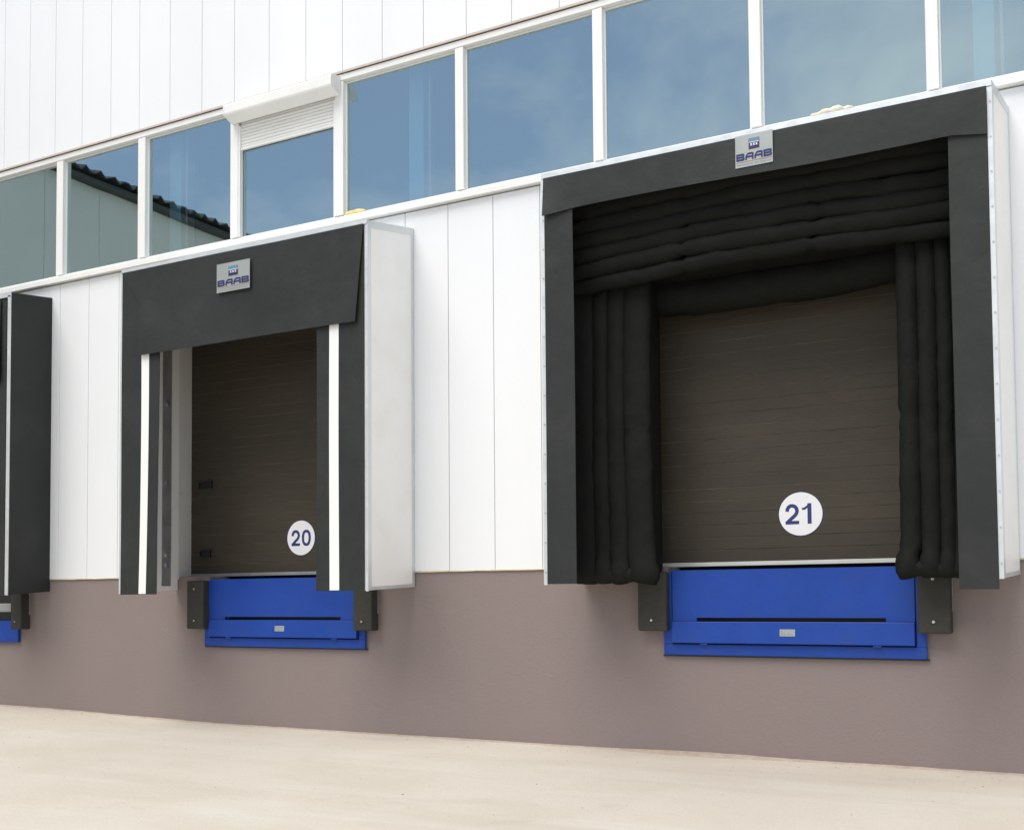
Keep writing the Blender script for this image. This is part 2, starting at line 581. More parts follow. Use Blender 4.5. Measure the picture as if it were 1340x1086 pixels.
# lower wall panels, one object per plank
def cut(x0, x1, z0, z1, holes):
    """Rectangle minus the door openings -> list of rectangles."""
    out = [(x0, x1, z0, z1)]
    for hx0, hx1, hz1 in holes:
        nxt = []
        for a, b, c, d in out:
            if hx1 <= a or hx0 >= b or hz1 <= c:
                nxt.append((a, b, c, d)); continue
            if hx0 > a + .004: nxt.append((a, hx0, c, d))
            if hx1 < b - .004: nxt.append((hx1, b, c, d))
            if d > hz1: nxt.append((max(a, hx0), min(b, hx1), hz1, d))
        out = nxt
    return out

HOLES = [(a, b, DZ1) for a, b, _ in DOORS]
joints = []
x = -5.641
while x > X0: x -= 0.4675
while x < X1:
    if not -0.7 < x < -0.3: joints.append(x)
    x += 0.4675
for k, (a, b) in enumerate(zip(joints, joints[1:])):
    g = 0.0030 if k % 2 else 0.0018
    for (p, q, r, s) in cut(a + g, b - g, ZP, ZS0 - 0.012, HOLES):
        obj('wall_panel', B(p, q, 0.0, 0.06, r, s, bevel=0.003), M['wall'], wh)
# upper wall panels
up_j = [-11.311, -10.868, -10.430, -9.985, -9.530, -9.092, -8.639, -8.181, -7.735, -7.275, -6.808, -6.360, -5.894, -5.430, -4.969, -4.500, -4.034]
while up_j[0] > X0: up_j.insert(0, up_j[0] - 0.4548)
while up_j[-1] < X1: up_j.append(up_j[-1] + 0.4600)
for k, (a, b) in enumerate(zip(up_j, up_j[1:])):
    g = 0.0026 if k % 2 else 0.0016
    obj('wall_panel', B(a + g, b - g, 0.0, 0.06, 6.352, 9.6, bevel=0.003), M['wall'], wh)
# sheets behind the joints
bm = bmesh.new()
xx0, xx1 = joints[0], joints[-1]
for (p, q, r, s) in cut(xx0, xx1, ZP - .002, ZS0, HOLES):
    box(bm, p, q, 0.061, 0.10, r, s)
box(bm, xx0, xx1, 0.061, 0.10, 6.33, 9.6)
obj('joint_backing', bm, M['groove'], wh)

# window band
bm = bmesh.new()
prism_x(bm, [(-0.055, ZS0), (-0.055, ZS0 + 0.055), (-0.045, ZS0 + 0.066), (0.045, ZS1 + 0.004), (0.10, ZS1 + 0.004), (0.10, ZS0)], xx0, xx1)
obj('window_sill', bm, M['frame'], wh)
obj('window_head', B(xx0, xx1, -0.016, 0.10, ZG1, ZH, bevel=0.004), M['frame'], wh)
bm = bmesh.new()
prism_x(bm, [(-0.034, 6.316), (-0.034, 6.330), (-0.004, 6.348), (0.05, 6.348), (0.05, 6.332), (-0.012, 6.326), (-0.022, 6.316)], xx0, xx1)
obj('drip_flashing', bm, M['flash'], wh)
MULL = [(-13.03, -12.93), (-11.70, -11.60), (-10.382, -10.274), (-9.093, -8.985), (-7.776, -7.673), (-6.444, -6.344), (-5.085, -4.997),
        (-3.720, -3.628), (-2.369, -2.278), (-1.047, -0.968), (0.33, 0.41), (1.70, 1.78), (3.06, 3.14), (4.42, 4.50)]
ZW0 = ZS1 + 0.006
for a, b in MULL:
    obj('mullion', B(a, b, -0.012, 0.10, ZW0, ZG1 - 0.002, bevel=0.004), M['frame'], wh)
GY = 0.045
for (a0, a1), (b0, b1) in zip(MULL, MULL[1:]):
    x0, x1 = a1 + 0.001, b0 - 0.001
    bm = bmesh.new()     # slim inner bead around the pane
    t = 0.012
    box(bm, x0, x0 + t, GY - 0.012, GY + 0.03, ZW0, ZG1 - .003)
    box(bm, x1 - t, x1, GY - 0.012, GY + 0.03, ZW0, ZG1 - .003)
    box(bm, x0 + t, x1 - t, GY - 0.012, GY + 0.03, ZW0, ZW0 + t)
    box(bm, x0 + t, x1 - t, GY - 0.012, GY + 0.03, ZG1 - .003 - t, ZG1 - .003)
    w = obj('window', bm, M['frame'], wh)
    bm = B(x0 + t - .002, x1 - t + .002, GY, GY + 0.008, ZW0 + t - .002, ZG1 - t - .001, mi=1)
    for f in bm.faces:       # the coating sits on the outer face only
        if all(abs(v.co.y - GY) < 1e-6 for v in f.verts): f.material_index = 0
    obj('pane', bm, [M['glass'], M['glassbody']], w)

# roller shutter over one window
sx0, sx1 = -7.735, -6.372
bm = bmesh.new()
prof = [(-0.0165, 6.285), (-0.125, 6.270), (-0.152, 6.258), (-0.160, 6.240), (-0.160, 6.165), (-0.152, 6.148), (-0.030, 6.108), (-0.0165, 6.108)]
prism_x(bm, prof, sx0 + 0.012, sx1 - 0.012)
rs = obj('roller_shutter', bm, M['frame'], wh)
rs['label'] = 'white box of a half lowered roller shutter'
for a in (sx0, sx1 - 0.0115):
    bm = bmesh.new()
    prism_x(bm, [(y * 1.03 if y < -.02 else y, (z - 6.205) * 1.04 + 6.205) for y, z in prof], a, a + 0.0115)
    obj('end_cap', bm, M['frame'], rs)
bm = bmesh.new()
prism_x(bm, [(0.024, 0.0), (0.014, 0.004), (0.010, 0.012), (0.010, 0.022), (0.014, 0.030), (0.024, 0.034)], -0.603, 0.603)
sl = obj('shutter_slat', bm, M['frame'], rs, centre=(0, 0, 0))
c0 = base(wh)
sl.location = Vector(((-7.673 - 6.444) / 2, 0.006, 5.862)) - c0
for k in range(1, 8): clone(sl, (0, 0, 0.0345 * k), rs)
obj('bottom_bar', B(-7.665, -6.452, 0.008, 0.036, 5.836, 5.860, bevel=0.003), M['frame'], rs)
for a in (-7.672, -6.465):
    obj('guide_rail', B(a, a + 0.020, -0.006, 0.042, ZW0, 6.084, bevel=0.002), M['frame'], rs)

# loading doors
def loading_door(x0, x1, aluminium, handles=()):
    dy = DY
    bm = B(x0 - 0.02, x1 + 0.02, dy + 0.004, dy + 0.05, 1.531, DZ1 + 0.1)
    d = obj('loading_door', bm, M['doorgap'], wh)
    w = x1 - x0 - 0.01
    pitch = 0.1005
    bm = bmesh.new()
    prism_x(bm, [(0.030, 0.0), (0.0018, 0.0), (0.0, 0.0014), (0.0, pitch - 0.0074), (0.0018, pitch - 0.006), (0.030, pitch - 0.006)], -w / 2, w / 2)
    s = obj('door_slat', bm, M['door'], d, centre=(0, 0, 0))
    s.location = Vector(((x0 + x1) / 2, dy, 1.532)) - base(wh)
    for k in range(1, 28):
        clone(s, (0, random.uniform(-.0007, .0007), pitch * k), d)
    obj('bottom_seal', B(x0 + .005, x1 - .005, dy - 0.012, dy + 0.028, 1.496, 1.530, bevel=0.003), aluminium, d)
    for hx, hz, hw, hh in handles:
        bm = bmesh.new()
        box(bm, hx - hw / 2, hx + hw / 2, dy - 0.018, dy + 0.002, hz - hh / 2, hz - hh / 2 + 0.014)
        box(bm, hx - hw / 2, hx + hw / 2, dy - 0.018, dy + 0.002, hz + hh / 2 - 0.014, hz + hh / 2)
        box(bm, hx - hw / 2, hx - hw / 2 + .014, dy - 0.018, dy + 0.002, hz - hh / 2 + .014, hz + hh / 2 - .014)
        box(bm, hx + hw / 2 - .014, hx + hw / 2, dy - 0.018, dy + 0.002, hz - hh / 2 + .014, hz + hh / 2 - .014)
        box(bm, hx - hw / 2 + .014, hx + hw / 2 - .014, dy - 0.004, dy + 0.002, hz - hh / 2 + .014, hz + hh / 2 - .014)
        obj('handle', bm, M['handle'], d)
    # white frame round the opening: jambs on the wall face and the reveal
    for s_ in (-1, 1):
        xe = x0 if s_ < 0 else x1
        bm = B(min(xe, xe + s_ * 0.012), max(xe, xe + s_ * 0.012), 0.0, DY + 0.028, 1.497, DZ1)
        obj('door_reveal', bm, M['frame'], wh)
    obj('door_lintel', B(x0, x1, 0.0, DY + 0.028, DZ1 - 0.012, DZ1 + 0.001), M['frame'], wh)
    return d

loading_door(*DOORS[0][:2], M['steel'])
loading_door(*DOORS[1][:2], M['steel'], handles=((-8.330, 2.466, 0.187, 0.076), (-8.330, 1.741, 0.152, 0.076)))
# pale jamb lining that runs from inside the middle shelter to its door
bm = bmesh.new()
prof_ = [(-8.487, -0.10), (-8.476, -0.10), (-8.476, -0.004), (-8.5405, 0.236), (-8.5425, 0.236), (-8.487, 0.0)]
a_ = [bm.verts.new((px, py, 1.472)) for px, py in prof_]
b_ = [bm.verts.new((px, py, DZ1 - .02)) for px, py in prof_]
bm.faces.new(a_); bm.faces.new(b_[::-1])
for i in range(len(prof_)):
    bm.faces.new((a_[i], b_[i], b_[(i + 1) % len(prof_)], a_[(i + 1) % len(prof_)]))
obj('door_jamb', bm, M['frame'], wh)
loading_door(*DOORS[2][:2], mat('bright_seal_strip', (0.72, 0.72, 0.68), 0.4, metal=0.2))

# interior behind the glass
bm = bmesh.new()
box(bm, X0, X1, 16.0, 16.2, 0, 9.6)
box(bm, X0 - .2, X0, 0.1, 16.2, 0, 9.6)
box(bm, X1, X1 + .2, 0.1, 16.2, 0, 9.6)
obj('inner_wall', bm, M['inner'], wh)
obj('upper_floor', B(X0, X1, 0.13, 16.0, 4.55, 4.72), M['innerfloor'], wh)
bm = bmesh.new()
box(bm, X0 - .2, X1 + .2, 0.0, 16.2, 9.6, 9.8)
obj('roof', bm, M['inner'], wh)
for a, b in ((-9.0, -8.83), (-5.83, -5.665), (-0.765, -0.62)):
    # the box section just behind the pane
    obj('inner_column', B(a, b, 0.36, 0.56, 4.72, 9.6), M['bluecol'], wh)
    bm = bmesh.new()
    tube(bm, [(b + 0.05, 0.40, 4.72), (b + 0.05, 0.40, 9.6)], [0.014, 0.014], 8)
    obj('inner_pipe', bm, M['pipe'], wh, smooth=True)

# ------------------------------------------------------------------ neighbouring hall (seen mirrored in the left windows)
HX = -16.0
hall = thing('neighbouring_hall', (HX - 6, -20, 0), 'grey hall with wavy dark eave mirrored in the leftmost windows', 'building')
for k in range(34):
    y1 = -0.6 - k * 1.2
    obj('wall_panel', B(HX - 0.08, HX, y1 - 1.194, y1, 0, 8.765, bevel=0.004), M['hallwall'], hall)
obj('inner_shell', B(HX - 12, HX - 0.09, -41.4, -0.6, 0, 8.68), M['hallroof'], hall)
bm = bmesh.new()       # corrugated roof sheet with its wavy edge at the eave
n_ = 40 * 10
top, bot, top2, bot2 = [], [], [], []
for i in range(n_ + 1):
    y = -0.5 - i * 0.1035
    w = 0.055 * math.sin(2 * math.pi * y / 0.29)
    for lst, xx, zz in ((top, HX + 0.30, 8.93 + w), (bot, HX + 0.30, 8.905 + w), (top2, HX - 6.0, 10.6 + w), (bot2, HX - 6.0, 10.575 + w)):
        lst.append(bm.verts.new((xx, y, zz)))
for i in range(n_):
    bm.faces.new((top[i], top[i + 1], top2[i + 1], top2[i]))
    bm.faces.new((bot[i + 1], bot[i], bot2[i], bot2[i + 1]))
    bm.faces.new((top[i + 1], top[i], bot[i], bot[i + 1]))
obj('roof', bm, M['hallroof'], hall, smooth=False)
obj('eave_board', B(HX + 0.02, HX + 0.20, -41.4, -0.5, 8.765, 8.845), M['hallroof'], hall)

# ------------------------------------------------------------------ dock shelters
def rivets(parent, x, y, z0, z1, n):
    bm = bmesh.new()
    for k in range(n):
        z = z0 + (z1 - z0) * k / (n - 1)
        disc(bm, x, z, y - 0.004, y, 0.007, 8)
    return tag(obj('rivet_row', bm, M['bolt'], parent), kind='stuff')


def curtain_box(t, xl, xr, yf, zb, zf, zbk, side_mat, splay=0.0, trim=0.035):
    """Side panels, sloped roof panel and silver edge trims of one shelter."""
    th = 0.03
    for s, xe in ((-1, xl), (1, xr)):
        xi = xe - s * th
        xb = xe + (splay if s > 0 else 0)
        bm = bmesh.new()
        hexa(bm, [(min(xe, xi), yf, zb), (max(xe, xi), yf, zb), (max(xe, xi), yf, zf - .012), (min(xe, xi), yf, zf - .012),
                  (min(xb, xb - s * th), -0.002, zb + .035), (max(xb, xb - s * th), -0.002, zb + .035),
                  (max(xb, xb - s * th), -0.002, zbk - .012), (min(xb, xb - s * th), -0.002, zbk - .012)])
        p = obj('side_panel', bm, side_mat, t)
        if side_mat is M['panel']:
            # silver borders standing proud of the panel's outer face
            o_ = 0.004 * s
            sl_ = (zbk - zf) / -yf
            sb_ = .035 / -yf
            def strip(name, ya, yb, za, zb_, slope_a, slope_b):
                q = bmesh.new()
                f = lambda y: xe + (xb - xe) * (y - yf) / -yf
                zA = lambda y: za + slope_a * (y - yf)
                zB = lambda y: zb_ + slope_b * (y - yf)
                xs_ = lambda y: (min(f(y), f(y) + o_) - (0.0 if s > 0 else 0), max(f(y), f(y) + o_))
                (p0, p1), (q0, q1) = xs_(ya), xs_(yb)
                hexa(q, [(p0, ya, zA(ya)), (p1, ya, zA(ya)), (p1, ya, zB(ya)), (p0, ya, zB(ya)),
                         (q0, yb, zA(yb)), (q1, yb, zA(yb)), (q1, yb, zB(yb)), (q0, yb, zB(yb))])
                obj(name, q, M['alu'], p)
            strip('edge_trim', yf, yf + 0.055, zb, zf, sb_, sl_)
            strip('edge_trim', -0.045, -0.003, zb, zf, sb_, sl_)
            strip('edge_trim', yf + 0.056, -0.046, zf - 0.06, zf, sl_, sl_)
            strip('edge_trim', yf + 0.056, -0.046, zb, zb + 0.03, sb_, sb_)
    bm = bmesh.new()
    hexa(bm, [(xl, yf, zf - .011), (xr, yf, zf - .011), (xr, yf, zf + .004), (xl, yf, zf + .004),
              (xl, -0.003, zbk - .011), (xr + splay, -0.003, zbk - .011), (xr + splay, -0.003, zbk + .004), (xl, -0.003, zbk + .004)])
    obj('roof_panel', bm, M['alu'] if side_mat is M['panel'] else side_mat, t)
    obj('top_trim', B(xl - .002, xr + .002, yf - 0.012, yf - 0.001, zf - trim, zf + 0.006, bevel=0.002), M['alu'], t)


# --- shelter 20: flat curtains with white marker stripes
s20 = thing('dock_shelter', (-7.03, -0.35, 1.31),
            'middle dock shelter with flat charcoal curtains, white stripes and white side panel', 'dock shelter', 'dock shelters along the wall')
YF = -0.73
curtain_box(s20, -8.518, -5.547, YF, 1.325, 4.525, 4.668, M['panel'], trim=0.030)
for xa in (-8.532, -5.560):
    obj('edge_strip', B(xa, xa + 0.026, YF - 0.010, YF - 0.001, 1.318, 4.49, bevel=0.002), M['alu'], s20)

def side_curtain(t, xa, xb, z0, z1, seed, yoff=-0.012, amp=0.007, skew=0.0):
    def f(u, v):
        x = xa + (xb - xa) * u
        z = z0 + (z1 - z0) * v
        edge = u if seed % 2 else 1 - u
        y = YF + yoff + amp * nz(x * 1.6 + seed, z * 0.55, seed) + 0.010 * edge * math.sin(z * 1.35 + seed)
        return (x + 0.006 * nz(seed, z * 0.7) * edge + skew * (1 - v), y, z)
    return sheet('side_curtain', M['fabric'], t, 10, 40, f), f

c_l, f_l = side_curtain(s20, -8.505, -8.007, 1.312, 4.49, 3)
c_r, f_r = side_curtain(s20, -6.089, -5.572, 1.325, 4.49, 4)

def stripe(t, f, xa, xb, fxa, fxb, za, zb_, z0, z1):
    def g(u, v):
        x = xa + (xb - xa) * u
        z = za + (zb_ - za) * v
        p = f((x - fxa) / (fxb - fxa), (z - z0) / (z1 - z0))
        return (p[0] + 0.016 * math.sin(v * 2.6) * (1 if xa < -7 else -0.6), p[1] - 0.004, p[2])
    sheet('white_stripe', M['stripe'], t, 2, 40, g, 0.003)

stripe(c_l, f_l, -8.247, -8.150, -8.505, -8.007, 1.318, 3.70, 1.312, 4.49)
stripe(c_r, f_r, -5.940, -5.838, -6.089, -5.572, 1.330, 3.70, 1.325, 4.49)

def head20(u, v):
    # v: 0 bottom .. 1 top; the ends taper outwards towards the top right
    xl_ = -8.247 - 0.255 * max(0, (v - 0.62) / 0.38) ** 1.0 * 1.0
    xr_ = -5.645 + 0.075 * v
    x = xl_ + (xr_ - xl_) * u
    z = 3.648 + (4.495 - 3.648) * v
    belly = (1 - v) ** 1.3
    y = YF - 0.027 - 0.016 * belly * (0.6 + 0.4 * math.sin(x * 2.1)) + 0.007 * nz(x * 1.3, z * 1.5, 4.2)
    return (x, y, z + 0.006 * math.sin(x * 1.7) * (1 - v))
sheet('head_curtain', M['fabric'], s20, 40, 22, head20, 0.006)
# bolted steel angle along the inside of the left panel
bm = bmesh.new()
box(bm, -8.4870, -8.480, -0.225, -0.105, 1.40, 4.5)
a_ = obj('wall_angle', bm, M['steel'], s20)
for z in (1.62, 1.72, 2.46, 3.28, 4.05):
    bm = bmesh.new()
    tube(bm, [(-8.480, -0.165, z), (-8.458, -0.165, z)], [0.030, 0.024], 8)
    obj('bolt', bm, M['bolt'], a_)

# --- shelter 21: inflatable cushions inside a frame
s21 = thing('dock_shelter', (-2.21, -0.35, 1.29),
            'large right dock shelter with puffy black inflatable cushions around a brown door', 'dock shelter', 'dock shelters along the wall')
curtain_box(s21, -3.850, -0.568, YF, 1.355, 4.600, 4.700, M['panel'], splay=0.05, trim=0.040)
for xa, n_ in ((-3.857, 0), (-0.598, 1)):
    e_ = obj('edge_strip', B(xa, xa + 0.034, YF - 0.010, YF - 0.001, 1.350, 4.556, bevel=0.002), M['alu'], s21)
    rivets(e_, xa + 0.020, YF - 0.010, 1.45, 4.46, 14)
side_curtain(s21, -3.822, -3.575, 1.357, 4.50, 5, yoff=-0.016, skew=0.0)
side_curtain(s21, -0.838, -0.600, 1.285, 4.50, 8, yoff=-0.016, skew=0.006)

def head21(u, v):
    x = -3.822 + (3.822 - 0.598) * u
    z0 = 4.272 + 0.010 * math.sin(u * 7.0)
    if u < 0.09:
        z0 -= 0.024 * (1 - u / 0.09)
    if u > 0.93:
        z0 -= 0.040 * (u - 0.93) / 0.07
    z = z0 + (4.556 - z0) * v
    y = YF - 0.034 + 0.006 * nz(x * 1.9, z * 3.0, 9.1) - 0.012 * (1 - v) * (0.5 + 0.5 * math.sin(x * 2.7 + 1))
    if u < 0.085:
        y -= 0.020 * (1 - v) * (1 - u / 0.085)
    return (x, y, z)
sheet('head_curtain', M['fabric'], s21, 60, 12, head21, 0.006)

# top cushion: a bag with five stitched air tubes across its front
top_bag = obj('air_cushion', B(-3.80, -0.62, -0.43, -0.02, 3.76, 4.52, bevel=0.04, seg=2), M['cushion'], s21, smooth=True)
top_bag['label'] = 'black inflated top cushion with stitched horizontal tubes'
for k in range(6):
    zc = 4.335 - 0.113 * k
    yb = -0.46 + 0.008 * k + (0.03 if k == 5 else 0)
    pts, rd = [], []
    N = 66
    for i in range(N + 1):
        t = i / N
        x = -3.79 + (3.79 - 0.72) * t
        bow = math.sin(math.pi * t)
        seam = 1.0
        for q in (0.34 + 0.012 * math.sin(k), 0.66 + 0.01 * math.cos(k * 2)):
            seam -= (0.12 + 0.05 * k) * math.exp(-((t - q) / 0.010) ** 2)
        seam -= 0.45 * math.exp(-(t / 0.03) ** 2) + 0.45 * math.exp(-((1 - t) / 0.03) ** 2)
        wob = 0.020 * nz(x * 1.3, k * 2.3, 1.1) + 0.008 * nz(x * 4.5, k * 3.1, 5)
        pts.append((x, yb - 0.075 * bow + 0.012 * nz(x * 2, k, 3), zc + wob + 0.025 * bow * (k / 5) - 0.02 * (1 - t) ** 6 * k / 3))
        rd.append(0.068 * seam * (1 + 0.06 * nz(x * 3, k * 1.7, 7)))
    bm = bmesh.new()
    tube(bm, pts, rd, 18, squash=(0.82, 1.0))
    crumple(bm, 0.010, 11, k)
    obj('air_tube', bm, M['cushion'], top_bag, smooth=True)

# extra slack underside roll, added to stand in for shade over the door top
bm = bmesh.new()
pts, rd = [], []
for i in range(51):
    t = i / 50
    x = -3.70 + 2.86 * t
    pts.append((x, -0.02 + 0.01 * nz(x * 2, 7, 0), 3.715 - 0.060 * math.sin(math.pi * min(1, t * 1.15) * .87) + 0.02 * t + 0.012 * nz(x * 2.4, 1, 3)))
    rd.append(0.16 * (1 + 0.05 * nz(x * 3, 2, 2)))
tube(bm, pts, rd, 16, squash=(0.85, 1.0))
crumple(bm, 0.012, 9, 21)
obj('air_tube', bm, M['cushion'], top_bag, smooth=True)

def side_cushion(xa, xb, zt, zb_, widths, inner, seed, yb):
    bm = B(min(xa, xb), max(xa, xb), -0.29, -0.03, zb_ + 0.08, zt, bevel=0.04, seg=2)
    bag = obj('air_cushion', bm, M['cushion'], s21, smooth=True)
    bag['label'] = 'black inflated side cushion with stitched vertical tubes'
    x = xa
    sgn = 1 if xb > xa else -1
    for k, w in enumerate(widths):
        xc = x + sgn * w / 2
        x += sgn * w
        pts, rd = [], []
        N = 60
        last = (k == len(widths) - 1)
        for i in range(N + 1):
            t = i / N            # 0 bottom .. 1 top
            z = zb_ + (zt - zb_) * t
            seam = 1.0 - 0.2 * math.exp(-(t / 0.012) ** 2)
            for q in (0.062 + 0.008 * math.sin(k + seed), 0.44 + 0.02 * math.sin(k * 2.0 + seed)):
                seam -= (0.16 if q < .2 else (0.16 if last else 0.05)) * math.exp(-((t - q) / 0.010) ** 2)
            foot = math.exp(-((t - 0.03) / 0.045) ** 2)
            bow = math.sin(math.pi * min(1, t * 1.02))
            ox = inner * (0.020 * foot * (1.6 if last else 0.4)) + 0.010 * nz(z * 0.9, k * 1.9, seed)
            pts.append((xc + ox + inner * 0.012 * (1 - bow) * (1 if last else 0.3),
                        yb - 0.03 * bow - 0.035 * foot + 0.008 * nz(z * 1.5, k, seed + 2), z))
            rd.append(w * 0.60 * seam * (1 + 0.05 * nz(z * 2.4, k * 1.3, seed + 4) + 0.07 * foot))
        bm = bmesh.new()
        tube(bm, pts, rd, 16, squash=(0.055 / (w * 0.6), 1.0), side=Vector((0, 1, 0)))
        crumple(bm, 0.009, 9, k + seed)
        obj('air_tube', bm, M['cushion'], bag, smooth=True)
    # folded hem along the foot of the bag
    pts, rd = [], []
    N = 40
    for i in range(N + 1):
        t = i / N
        x_ = xa + sgn * 0.01 + (xb - xa + sgn * 0.012) * t
        pts.append((x_, yb - 0.030 + 0.012 * nz(x_ * 9, seed, 1), zb_ + 0.058 + (0.022 if seed == 6 else 0.035) * t ** 4 + 0.010 * nz(x_ * 8, seed, 4)))
        rd.append(0.058 * (1 + 0.22 * nz(x_ * 11, seed, 8)) * (1 - 0.45 * math.exp(-(t / 0.03) ** 2) - 0.35 * math.exp(-((1 - t) / 0.025) ** 2)))
    bm = bmesh.new()
    tube(bm, pts, rd, 14, squash=(0.85, 1.05))
    obj('hem', bm, M['cushion'], bag, smooth=True)

side_cushion(-3.78, -3.124, 4.02, 1.365, (0.184, 0.127, 0.145, 0.20), 1, 1, -0.30)
side_cushion(-0.78, -1.235, 4.02, 1.375, (0.106, 0.10, 0.121, 0.128), -1, 6, -0.30)

# --- shelter 19: black sides, at the left edge of the view
s19 = thing('dock_shelter', (-11.95, -0.26, 1.32),
            'leftmost dock shelter with a plain black side, cut by the left edge', 'dock shelter', 'dock shelters along the wall')
Y19 = -0.53
curtain_box(s19, -13.42, -10.445, Y19, 1.327, 4.625, 4.690, M['fabric'], trim=0.045)
for xa in (-13.43, -10.492):
    obj('edge_strip', B(xa, xa + 0.048, Y19 - 0.012, Y19 - 0.001, 1.322, 4.60, bevel=0.002), M['alu'], s19)
YF_keep = YF
YF = Y19
for xa, xb, sd in ((-13.37, -12.90, 3), (-11.02, -10.505, 4)):
    c_, f_ = side_curtain(s19, xa, xb, 1.315, 4.56, sd)
    stripe(c_, f_, (xa + xb) / 2 - 0.05, (xa + xb) / 2 + 0.05, xa, xb, 1.32, 3.7, 1.315, 4.56)
sheet('head_curtain', M['fabric'], s19, 20, 10, lambda u, v: (-13.13 + 2.55 * u, Y19 - 0.034 - 0.012 * (1 - v), 3.66 + 0.90 * v), 0.006)
YF = YF_keep

# ------------------------------------------------------------------ levellers
LZ = -0.006
def leveller(cx, label, kind='hang'):
    t = thing('dock_leveller', (cx, -0.03, 0.79), label, 'dock leveller', 'blue dock levellers')
    hw, fwid = 0.922, 1.000
    if kind == 'hang':
        bm = bmesh.new()          # lip plate hanging in front of the pit, with the slot left open below it
        box(bm, cx - hw, cx + hw, -0.034, -0.010, 1.085, 1.462)
        box(bm, cx - hw, cx - 0.722, -0.034, -0.010, 1.056, 1.0845)
        box(bm, cx + 0.722, cx + hw, -0.034, -0.010, 1.056, 1.0845)
        bmesh.ops.remove_doubles(bm, verts=bm.verts, dist=0.0003)
        lip = obj('lip_plate', bm, M['blue'], t)
        bm = bmesh.new()
        for k in range(9):
            x = cx - hw + 0.06 + k * (2 * hw - 0.12) / 8
            disc(bm, x, 1.415, -0.0365, -0.034, 0.006, 8)
        tag(obj('rivet_row', bm, M['blue'], lip), kind='stuff')
        bm = bmesh.new()          # front bar
        hexa(bm, [(cx - hw, -0.064, 0.885), (cx + hw, -0.064, 0.885), (cx + hw, -0.052, 1.054), (cx - hw, -0.052, 1.054),
                  (cx - hw, -0.012, 0.885), (cx + hw, -0.012, 0.885), (cx + hw, -0.012, 1.054), (cx - hw, -0.012, 1.054)])
        bmesh.ops.bevel(bm, geom=list(bm.edges), offset=0.004, segments=2, affect='EDGES', profile=0.5)
        bar = obj('front_bar', bm, M['blue'], t)
        for s in (-1, 1):
            obj('stop_lug', B(cx + s * 0.66 - 0.03, cx + s * 0.66 + 0.03, -0.060, -0.032, 0.870, 0.8845, bevel=0.003), M['blue'], t)
        bm = bmesh.new()
        hexa(bm, [(cx - 0.055, -0.0625, 0.945), (cx + 0.062, -0.0625, 0.945), (cx + 0.062, -0.0588, 0.998), (cx - 0.055, -0.0588, 0.998),
                  (cx - 0.055, -0.052, 0.945), (cx + 0.062, -0.052, 0.945), (cx + 0.062, -0.052, 0.998), (cx - 0.055, -0.052, 0.998)])
        pl = obj('rating_plate', bm, M['plate'], t)
        bm = bmesh.new()
        for q in range(3):
            for r_ in range(4):
                if random.random() < .8:
                    xa = cx - 0.045 + r_ * 0.025
                    za = 0.956 + q * 0.013
                    box(bm, xa, xa + random.uniform(.010, .02), -0.0636 + (za - .945) * .07, -0.0610 + (za - .945) * .07, za, za + 0.0045)
        obj('print_line', bm, M['greyprint'], pl)
    else:
        obj('lip_plate', B(cx - hw, cx + hw, -0.075, -0.02, 1.135, 1.232, bevel=0.006), M['steel'], t)
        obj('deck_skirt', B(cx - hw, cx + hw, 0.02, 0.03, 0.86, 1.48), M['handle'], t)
    # lower frame with upturned ends
    bm = bmesh.new()
    zt = 0.875 if kind == 'hang' else 1.035
    box(bm, cx - fwid, cx + fwid, -0.030, -0.002, 0.788, zt, bevel=0.004)
    fr = obj('pit_frame', bm, M['blue'], t)
    for s in (-1, 1):
        a = cx + s * (hw + 0.008)
        b = cx + s * fwid
        obj('frame_end', B(min(a, b), max(a, b), -0.028, -0.002, zt + .001, 1.45, bevel=0.002), M['blue'] if kind == 'hang' else M['handle'], fr)
    if kind == 'hang':
        obj('pit_curb', B(cx - fwid - .012, cx + fwid + .012, -0.010, 0.008, 0.776, 0.7875), M['handle'], fr)
    return t

leveller(LEV[1], 'blue dock leveller under the brown door numbered 20')
leveller(LEV[2], 'blue dock leveller under the large inflatable shelter, door 21')
leveller(LEV[0], 'dock leveller with grey lip edge at the left border of the view', kind='lowered')

# ------------------------------------------------------------------ bumpers
def bumper(x0, x1, z0, z1, d, label, open_bolts=True):
    t = thing('dock_bumper', ((x0 + x1) / 2, -d / 2, z0), label, 'bumper', 'black rubber dock bumpers')
    bm = B(x0, x1, -d, 0.008, z0, z1, bevel=0.014, seg=3)
    obj('rubber_block', bm, M['rubber'], t)
    for z in (z0 + 0.085, z1 - 0.085):
        xc = (x0 + x1) / 2 - 0.005
        bm = bmesh.new()
        disc(bm, xc, z, -d - 0.003, -d + 0.002, 0.021, 16)
        w = obj('washer', bm, M['rubber'], t)
        bm = bmesh.new()
        disc(bm, xc, z, -d - 0.008, -d - 0.0025, 0.011, 6)
        obj('bolt_head', bm, M['bolt'], t)
    bm = B(x0 - 0.012, x1 + 0.004, -0.012, 0.006, z0 + 0.16, z1 - 0.06)
    obj('back_plate', bm, M['steel'], t)
    return t

bumper(-8.250, -8.026, 0.962, 1.450, 0.115, 'black rubber bumper left of the blue leveller at door 20')
bumper(-6.168, -5.955, 0.958, 1.450, 0.105, 'black rubber bumper right of the blue leveller at door 20, half behind the curtain')
bumper(-3.330, -3.085, 0.980, 1.450, 0.105, 'black rubber bumper left of the largest blue leveller, bright bolt showing')
bumper(-1.182, -0.962, 0.975, 1.450, 0.125, 'rightmost black rubber bumper under the inflatable cushion')
bumper(-10.945, -10.772, 0.940, 1.480, 0.120, 'leftmost black rubber bumper under the black side of the shelter')

